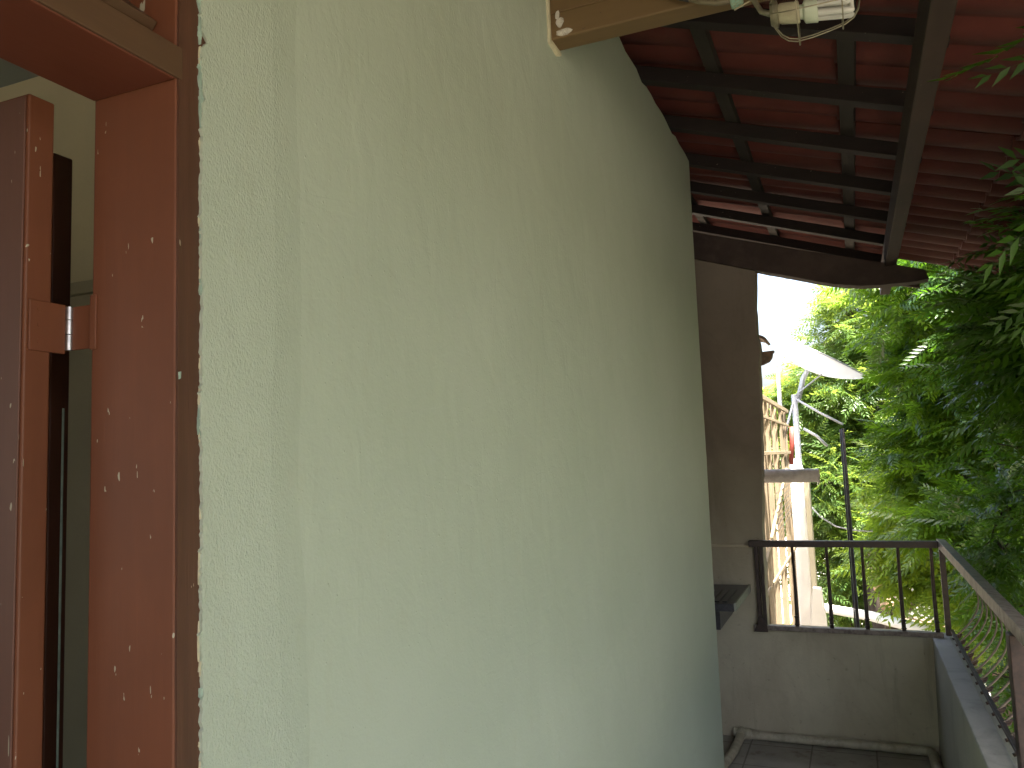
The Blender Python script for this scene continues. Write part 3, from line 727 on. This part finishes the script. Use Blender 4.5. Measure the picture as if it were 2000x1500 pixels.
# white pipe on posts
wp = thing('white_pipe', 'long white pipe crossing the sunlit yard on posts beyond the railing', 'pipe', loc=(0, 10.8, -3.2))
child(wp, auto_smooth(MB().tube([(-.70, 11.5, -.50), (.05, 11.05, -.53), (.80, 10.2, -.55), (1.3, 9.7, -.57)], [.055, .06, .066, .07], 16).build('pipe', M['white_wall']), 60))
child(wp, MB().box(.20, .34, 10.86, 11.0, -3.2, -.62).build('post', M['bark'], bevel=.01))
child(wp, MB().box(.95, 1.03, 9.95, 10.03, -3.2, -.63).build('post', M['bark'], bevel=.01))
aw = MB().prism([(.42, -.66), (1.4, -.86), (1.4, -1.06), (.44, -.76)], 'y', 10.3, 12.0).build('lean_to_roof', M['roof_far'], bevel=.01)
tag(aw, 'brown lean-to roof just below the white pipe at right', 'roof')

# ------------------------------------------------------------------ trees
def leaf_template(nl, full):
    """one pinnate leaf, length 1 along +x, drooping; returns verts (n,3) and tris"""
    V = []; F = []
    def dr(t): return -.22 * t * t
    k = 0
    for i in range(nl):
        t = .12 + .84 * i / (nl - 1)
        ln = .30 * (1 - .35 * abs(t - .45) * 1.6); wd = ln * .165
        for sgn in (-1, 1):
            tt = t + (.03 if sgn > 0 else 0)
            b = np.array([tt, 0, dr(tt)])
            ang = R(58 - 22 * t); dirv = np.array([math.cos(ang), sgn * math.sin(ang), -.22 - .12 * math.sin(i * 3.7 + sgn)]); dirv /= np.linalg.norm(dirv)
            side = np.array([-sgn * dirv[1] * sgn, dirv[0] * 1.0, .0]); side /= np.linalg.norm(side)
            tip = b + dirv * ln + np.array([.05 * ln, 0, -.18 * ln]); mid = b + dirv * ln * .42
            n = len(V)
            if full:
                V += [b, mid + side * wd, mid + np.array([0, 0, -.035 * ln]), mid - side * wd, tip]
                F += [(n, n + 1, n + 2), (n, n + 2, n + 3), (n + 1, n + 4, n + 2), (n + 2, n + 4, n + 3)]
            else:
                V += [b, mid + side * wd, tip, mid - side * wd]; F += [(n, n + 1, n + 2), (n, n + 2, n + 3)]
    n = len(V); h = .006
    V += [np.array([-.15, -h, .0]), np.array([-.15, h, .0]), np.array([.5, h * .7, dr(.5)]), np.array([.5, -h * .7, dr(.5)]), np.array([1, 0, dr(1)])]
    F += [(n, n + 1, n + 2), (n, n + 2, n + 3), (n + 3, n + 2, n + 4)]
    return np.array(V), np.array(F)

def foliage(name, frames, mat, parent, nl=7, full=True, flat_leaf=False):
    """frames: list of (pos, dir, size, tone)"""
    V, F = leaf_template(nl, full); nv = len(V)
    n = len(frames)
    pos = np.array([f[0] for f in frames], float); d = np.array([f[1] for f in frames], float); sz = np.array([f[2] for f in frames]); tone = np.array([f[3] for f in frames])
    d /= np.linalg.norm(d, axis=1)[:, None] + 1e-9
    up = np.tile(np.array([0, 0, 1.]), (n, 1)) + rng.normal(0, .45, (n, 3))
    s = np.cross(up, d); s /= np.linalg.norm(s, axis=1)[:, None] + 1e-9; u = np.cross(d, s)
    P = (V[None, :, 0, None] * d[:, None, :] + V[None, :, 1, None] * s[:, None, :] + V[None, :, 2, None] * u[:, None, :]) * sz[:, None, None] + pos[:, None, :]
    P = P.reshape(-1, 3); FF = (F[None] + (np.arange(n) * nv)[:, None, None]).reshape(-1, 3)
    me = bpy.data.meshes.new(name)
    me.vertices.add(len(P)); me.vertices.foreach_set('co', P.astype(np.float32).ravel())
    me.loops.add(len(FF) * 3); me.loops.foreach_set('vertex_index', FF.astype(np.int32).ravel())
    me.polygons.add(len(FF)); me.polygons.foreach_set('loop_start', (np.arange(len(FF)) * 3).astype(np.int32))
    me.polygons.foreach_set('loop_total', np.full(len(FF), 3, np.int32))
    me.update(calc_edges=True)
    at = me.attributes.new('tone', 'FLOAT', 'POINT'); at.data.foreach_set('value', np.repeat(tone, nv).astype(np.float32))
    me.materials.append(mat)
    o = bpy.data.objects.new(name, me); C.objects.link(o)
    return child(parent, o)

def keep_out(p):
    """no leaves inside the veranda, its roof or the neighbour's pole corridor"""
    x, y, z = p
    if y < 4.95 and x < .52: return True
    if y < 5.5 and x < 1.05 and z > roofz(x) - .10 and z < roofz(x) + .3: return True
    if x < .95 and y < 5.0 and z > 2.75: return True
    return False

def tree(name, label, blobs, trunk, mat, bark, leafsz, per=13, nl=7, full=True, seedv=1, group=None, tone0=.5, cut=None):
    """blobs: (cx,cy,cz, rx,ry,rz, clusters)"""
    global rng
    rng = np.random.default_rng(seedv)
    t = thing(name, label, 'tree', group, loc=tuple(trunk[0][0]))
    fr = []; tw = MB(); hub = Vector(trunk[0][-1])
    br = MB()
    for tk, (pts, rads) in enumerate(zip(trunk[::2], trunk[1::2])): pass
    for (cx, cy, cz, rx, ry, rz, ncl) in blobs:
        bc = np.array([cx, cy, cz]); btone = rng.uniform(-.18, .18)
        # limb from nearest trunk node to blob centre
        best = min((Vector(p) for pts in trunk[::2] for p in pts[len(pts) // 2:]), key=lambda v: (v - Vector(bc)).length)
        mid = (best + Vector(bc)) / 2 + Vector((rng.normal(0, .12), rng.normal(0, .12), .12))
        if (best - Vector(bc)).length > .1: br.tube([best, mid, Vector(bc)], [.045, .032, .018], 7)
        for _ in range(ncl):
            v = rng.normal(0, 1, 3); v /= np.linalg.norm(v); rr = rng.uniform(.25, 1.0) ** .6
            c = bc + v * rr * np.array([rx, ry, rz])
            if keep_out(c): continue
            if cut and cut(c): continue
            inner = bc + (c - bc) * .45 + rng.normal(0, .05, 3)
            if rng.random() < .6: tw.tube([Vector(inner), Vector((inner + c) / 2 + rng.normal(0, .04, 3)), Vector(c)], [.010, .007, .003], 5, False)
            ctone = tone0 + btone + rng.normal(0, .14)
            for _k in range(per):
                a = rng.uniform(0, 2 * math.pi); el = rng.uniform(-.55, .65)
                d = np.array([math.cos(a) * math.cos(el), math.sin(a) * math.cos(el), math.sin(el)]) + .45 * v
                fr.append((c + rng.normal(0, .05, 3), d, leafsz * rng.uniform(.7, 1.25), min(1, max(0, ctone + rng.normal(0, .15)))))
    fr = [f for f in fr if not keep_out(f[0])]
    foliage('crown', fr, M[mat], t, nl, full)
    child(t, auto_smooth(tw.build('twigs', M[bark]), 80))['kind'] = 'stuff'
    for pts, rads in zip(trunk[::2], trunk[1::2]): br.tube([Vector(p) for p in pts], rads, 12)
    child(t, auto_smooth(br.build('trunk', M[bark]), 80))
    return t

# near tree: trunk right of the picture, boughs hanging beside the veranda
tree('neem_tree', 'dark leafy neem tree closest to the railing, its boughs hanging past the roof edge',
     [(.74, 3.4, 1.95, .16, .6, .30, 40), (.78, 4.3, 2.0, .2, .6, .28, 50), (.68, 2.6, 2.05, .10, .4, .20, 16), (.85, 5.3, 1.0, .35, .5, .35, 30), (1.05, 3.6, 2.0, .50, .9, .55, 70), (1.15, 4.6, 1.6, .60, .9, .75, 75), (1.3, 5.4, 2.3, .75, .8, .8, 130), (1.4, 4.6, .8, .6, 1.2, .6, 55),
      (1.25, 3.4, 1.1, .42, .8, .55, 50), (1.9, 4.5, 3.4, 1.1, 1.8, .9, 170), (1.25, 6.2, 3.0, .8, .8, .7, 120), (1.7, 2.6, 3.2, .8, 1.2, .7, 60), (1.35, 2.5, 2.0, .35, .7, .8, 90), (1.6, 3.3, 2.7, .5, .7, .6, 80), (1.35, 3.4, 2.1, .3, .9, .7, 80), (1.15, 3.2, 1.2, .3, .7, .6, 60), (1.1, 4.0, 1.9, .22, .5, .6, 50),  # includes out-of-view boughs added to block light reaching the wall
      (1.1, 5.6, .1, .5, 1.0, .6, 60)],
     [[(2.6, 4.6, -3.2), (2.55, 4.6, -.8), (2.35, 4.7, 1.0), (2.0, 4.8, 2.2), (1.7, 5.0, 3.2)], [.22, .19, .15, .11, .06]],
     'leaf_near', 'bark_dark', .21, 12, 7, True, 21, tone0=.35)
# middle tree
tree('neem_tree', 'broad green neem tree filling the view behind the antenna pole and railing corner',
     [(.72, 7.6, 3.0, .60, 1.0, .75, 110), (1.35, 7.8, 2.3, .8, 1.1, .9, 150), (.80, 7.9, 2.15, .48, .9, .6, 85), (1.1, 8.2, 1.5, .75, 1.2, .6, 110),
      (1.7, 8.6, 3.6, 1.3, 1.5, 1.0, 170), (.8, 8.4, 4.0, .8, 1.2, .8, 90), (2.3, 8.4, 1.4, 1.0, 1.4, 1.3, 45), (.62, 8.3, 1.35, .35, .7, .4, 30), (.75, 7.2, .95, .35, .5, .30, 45), (1.15, 7.4, .35, .4, .6, .35, 50)],
     [[(1.9, 9.0, -3.2), (1.85, 9.0, -1.0), (1.6, 8.8, .6), (1.3, 8.5, 1.8), (1.1, 8.3, 3.0)], [.26, .22, .17, .12, .05]],
     'leaf_mid', 'bark_dark', .29, 10, 7, True, 33, tone0=.4)
# bright tree low right
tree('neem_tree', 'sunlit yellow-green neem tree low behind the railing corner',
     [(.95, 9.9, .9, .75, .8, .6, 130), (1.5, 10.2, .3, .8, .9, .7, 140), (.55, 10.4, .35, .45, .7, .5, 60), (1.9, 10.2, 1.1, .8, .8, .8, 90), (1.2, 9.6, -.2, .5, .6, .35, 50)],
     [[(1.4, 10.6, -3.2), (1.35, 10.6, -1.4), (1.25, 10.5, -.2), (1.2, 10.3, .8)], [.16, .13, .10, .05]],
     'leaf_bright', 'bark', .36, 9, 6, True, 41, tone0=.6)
# far bright tree behind the dish
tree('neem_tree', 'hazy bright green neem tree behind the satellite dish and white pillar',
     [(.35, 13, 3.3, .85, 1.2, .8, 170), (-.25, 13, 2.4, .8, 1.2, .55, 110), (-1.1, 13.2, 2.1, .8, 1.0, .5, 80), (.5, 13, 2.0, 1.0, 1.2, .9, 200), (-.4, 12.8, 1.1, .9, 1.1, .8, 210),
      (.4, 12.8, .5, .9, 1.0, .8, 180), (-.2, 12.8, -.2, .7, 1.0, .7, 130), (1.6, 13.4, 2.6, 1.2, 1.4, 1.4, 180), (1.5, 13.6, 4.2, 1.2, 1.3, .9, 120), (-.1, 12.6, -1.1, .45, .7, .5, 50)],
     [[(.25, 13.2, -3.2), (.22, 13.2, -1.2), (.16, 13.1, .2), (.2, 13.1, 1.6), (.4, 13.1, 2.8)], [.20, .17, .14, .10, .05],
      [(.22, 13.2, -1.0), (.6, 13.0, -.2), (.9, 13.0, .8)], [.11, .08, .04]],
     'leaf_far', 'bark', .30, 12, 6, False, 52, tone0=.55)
# backdrop trees
for i, (cx, cy, h, lb) in enumerate(((3.4, 17.5, 2.6, 'tall round green tree farthest right behind the neem trees'), (5.6, 17.5, 2.6, 'dense green tree beyond the near boughs at the right edge'), (.9, 19, 1.0, 'low bushy green tree deep in the yard behind the dark trunk'))):
    tree('leafy_tree', lb, [(cx, cy, h - 1.2, 2.0, 1.6, 1.5, 150), (cx + .8, cy, h - 3, 1.8, 1.5, 1.5, 130), (cx - .9, cy, h - 3.2, 1.5, 1.4, 1.3, 110)],
         [[(cx, cy, -3.2), (cx, cy, -1), (cx + .1, cy, h - 2)], [.25, .2, .08]], 'leaf_far', 'bark', .42, 10, 6, False, 60 + i, tone0=.45)
tree('unseen_shade_tree', 'unseen large leafy tree added beside the veranda to dim and tint its light',  # tree out of view, added to block and green the veranda light
     [(4.4, 1.5, 1.8, 1.2, 1.6, 1.2, 110), (3.6, 3.4, 3.4, 1.5, 1.4, 1.2, 130), (5.0, .6, 3.4, 1.6, 1.8, 1.0, 110), (3.4, 3.2, .6, 1.0, 1.2, 1.3, 100), (3.8, .6, -.9, 1.4, 2.0, .8, 110)],
     [[(4.8, 1.8, -3.2), (4.7, 1.8, 0), (4.5, 1.9, 2.6)], [.30, .26, .12]], 'leaf_near', 'bark_dark', .40, 12, 6, False, 81, tone0=.5)
fw = thing('boundary_wall', 'sunlit white boundary wall glimpsed through the leaves low behind the trees', 'wall', loc=(3, 15.5, -3.2))
child(fw, MB().box(.55, 7.0, 15.4, 15.6, -3.2, 1.9).build('masonry', M['white_wall'], bevel=.02))
child(fw, MB().box(.50, 7.05, 15.34, 15.66, 1.902, 1.99).build('coping', M['cream_and_shade'], bevel=.01))
# dark trunk with a sawn branch behind the balusters
dt = thing('tree_stump', 'dark trunk with pale sawn branch stubs behind the end balusters', 'tree', loc=(.2, 11.8, -3.2))
child(dt, auto_smooth(MB().tube([(.24, 11.9, -3.2), (.22, 11.9, -1.0), (.16, 11.9, -.35), (.10, 11.9, .25)], [.13, .12, .17, .10], 12).tube([(.18, 11.9, -.4), (.45, 11.8, -.55), (.75, 11.7, -.35)], [.10, .09, .05], 10).build('trunk', M['bark_dark']), 80))
child(dt, auto_smooth(MB().tube([(.14, 11.7, -.30), (.20, 11.5, -.20), (.16, 11.35, -.08)], [.035, .05, .03], 10).tube([(.22, 11.7, -.52), (.28, 11.4, -.42)], [.05, .055], 10).build('sawn_branch', M['cut_wood']), 60))

# near sprays hanging into the view from the near tree's outer twigs: three compound leaves each
sb = thing('leaf_spray', 'single green leaf sprays hanging close to the viewer under the eave at top right', 'branch', loc=(.6, 2.0, 2.2))
def spray(base, tip, size):
    d = np.array(tip) - np.array(base); return (base, d, size, rng.uniform(.3, .8))
frs = [((.47, 1.95, 2.40), (-.80, -.05, -.62), .24, .5), ((.47, 2.0, 2.02), (-.80, .0, -.45), .22, .6), ((.50, 2.0, 2.08), (-.5, .05, -.9), .20, .4),
       ((.50, 2.3, 1.92), (-.9, .0, .05), .20, .6), ((.52, 2.3, 1.94), (-.5, .1, -.7), .20, .3), ((.50, 2.1, 1.80), (-.8, .1, -.1), .17, .6), ((.52, 1.9, 2.3), (-.6, .2, .1), .20, .4)]
foliage('leaves', frs, M['leaf_near'], sb, 6, True)
child(sb, MB().tube([(1.1, 2.6, 2.5), (.75, 2.2, 2.45), (.50, 1.98, 2.42), (.46, 1.95, 2.38)], [.008, .006, .004, .002], 6).tube([(1.1, 2.6, 2.2), (.8, 2.3, 2.1), (.50, 2.0, 2.05)], [.008, .006, .003], 6).build('twig', M['bark'], smooth=True))
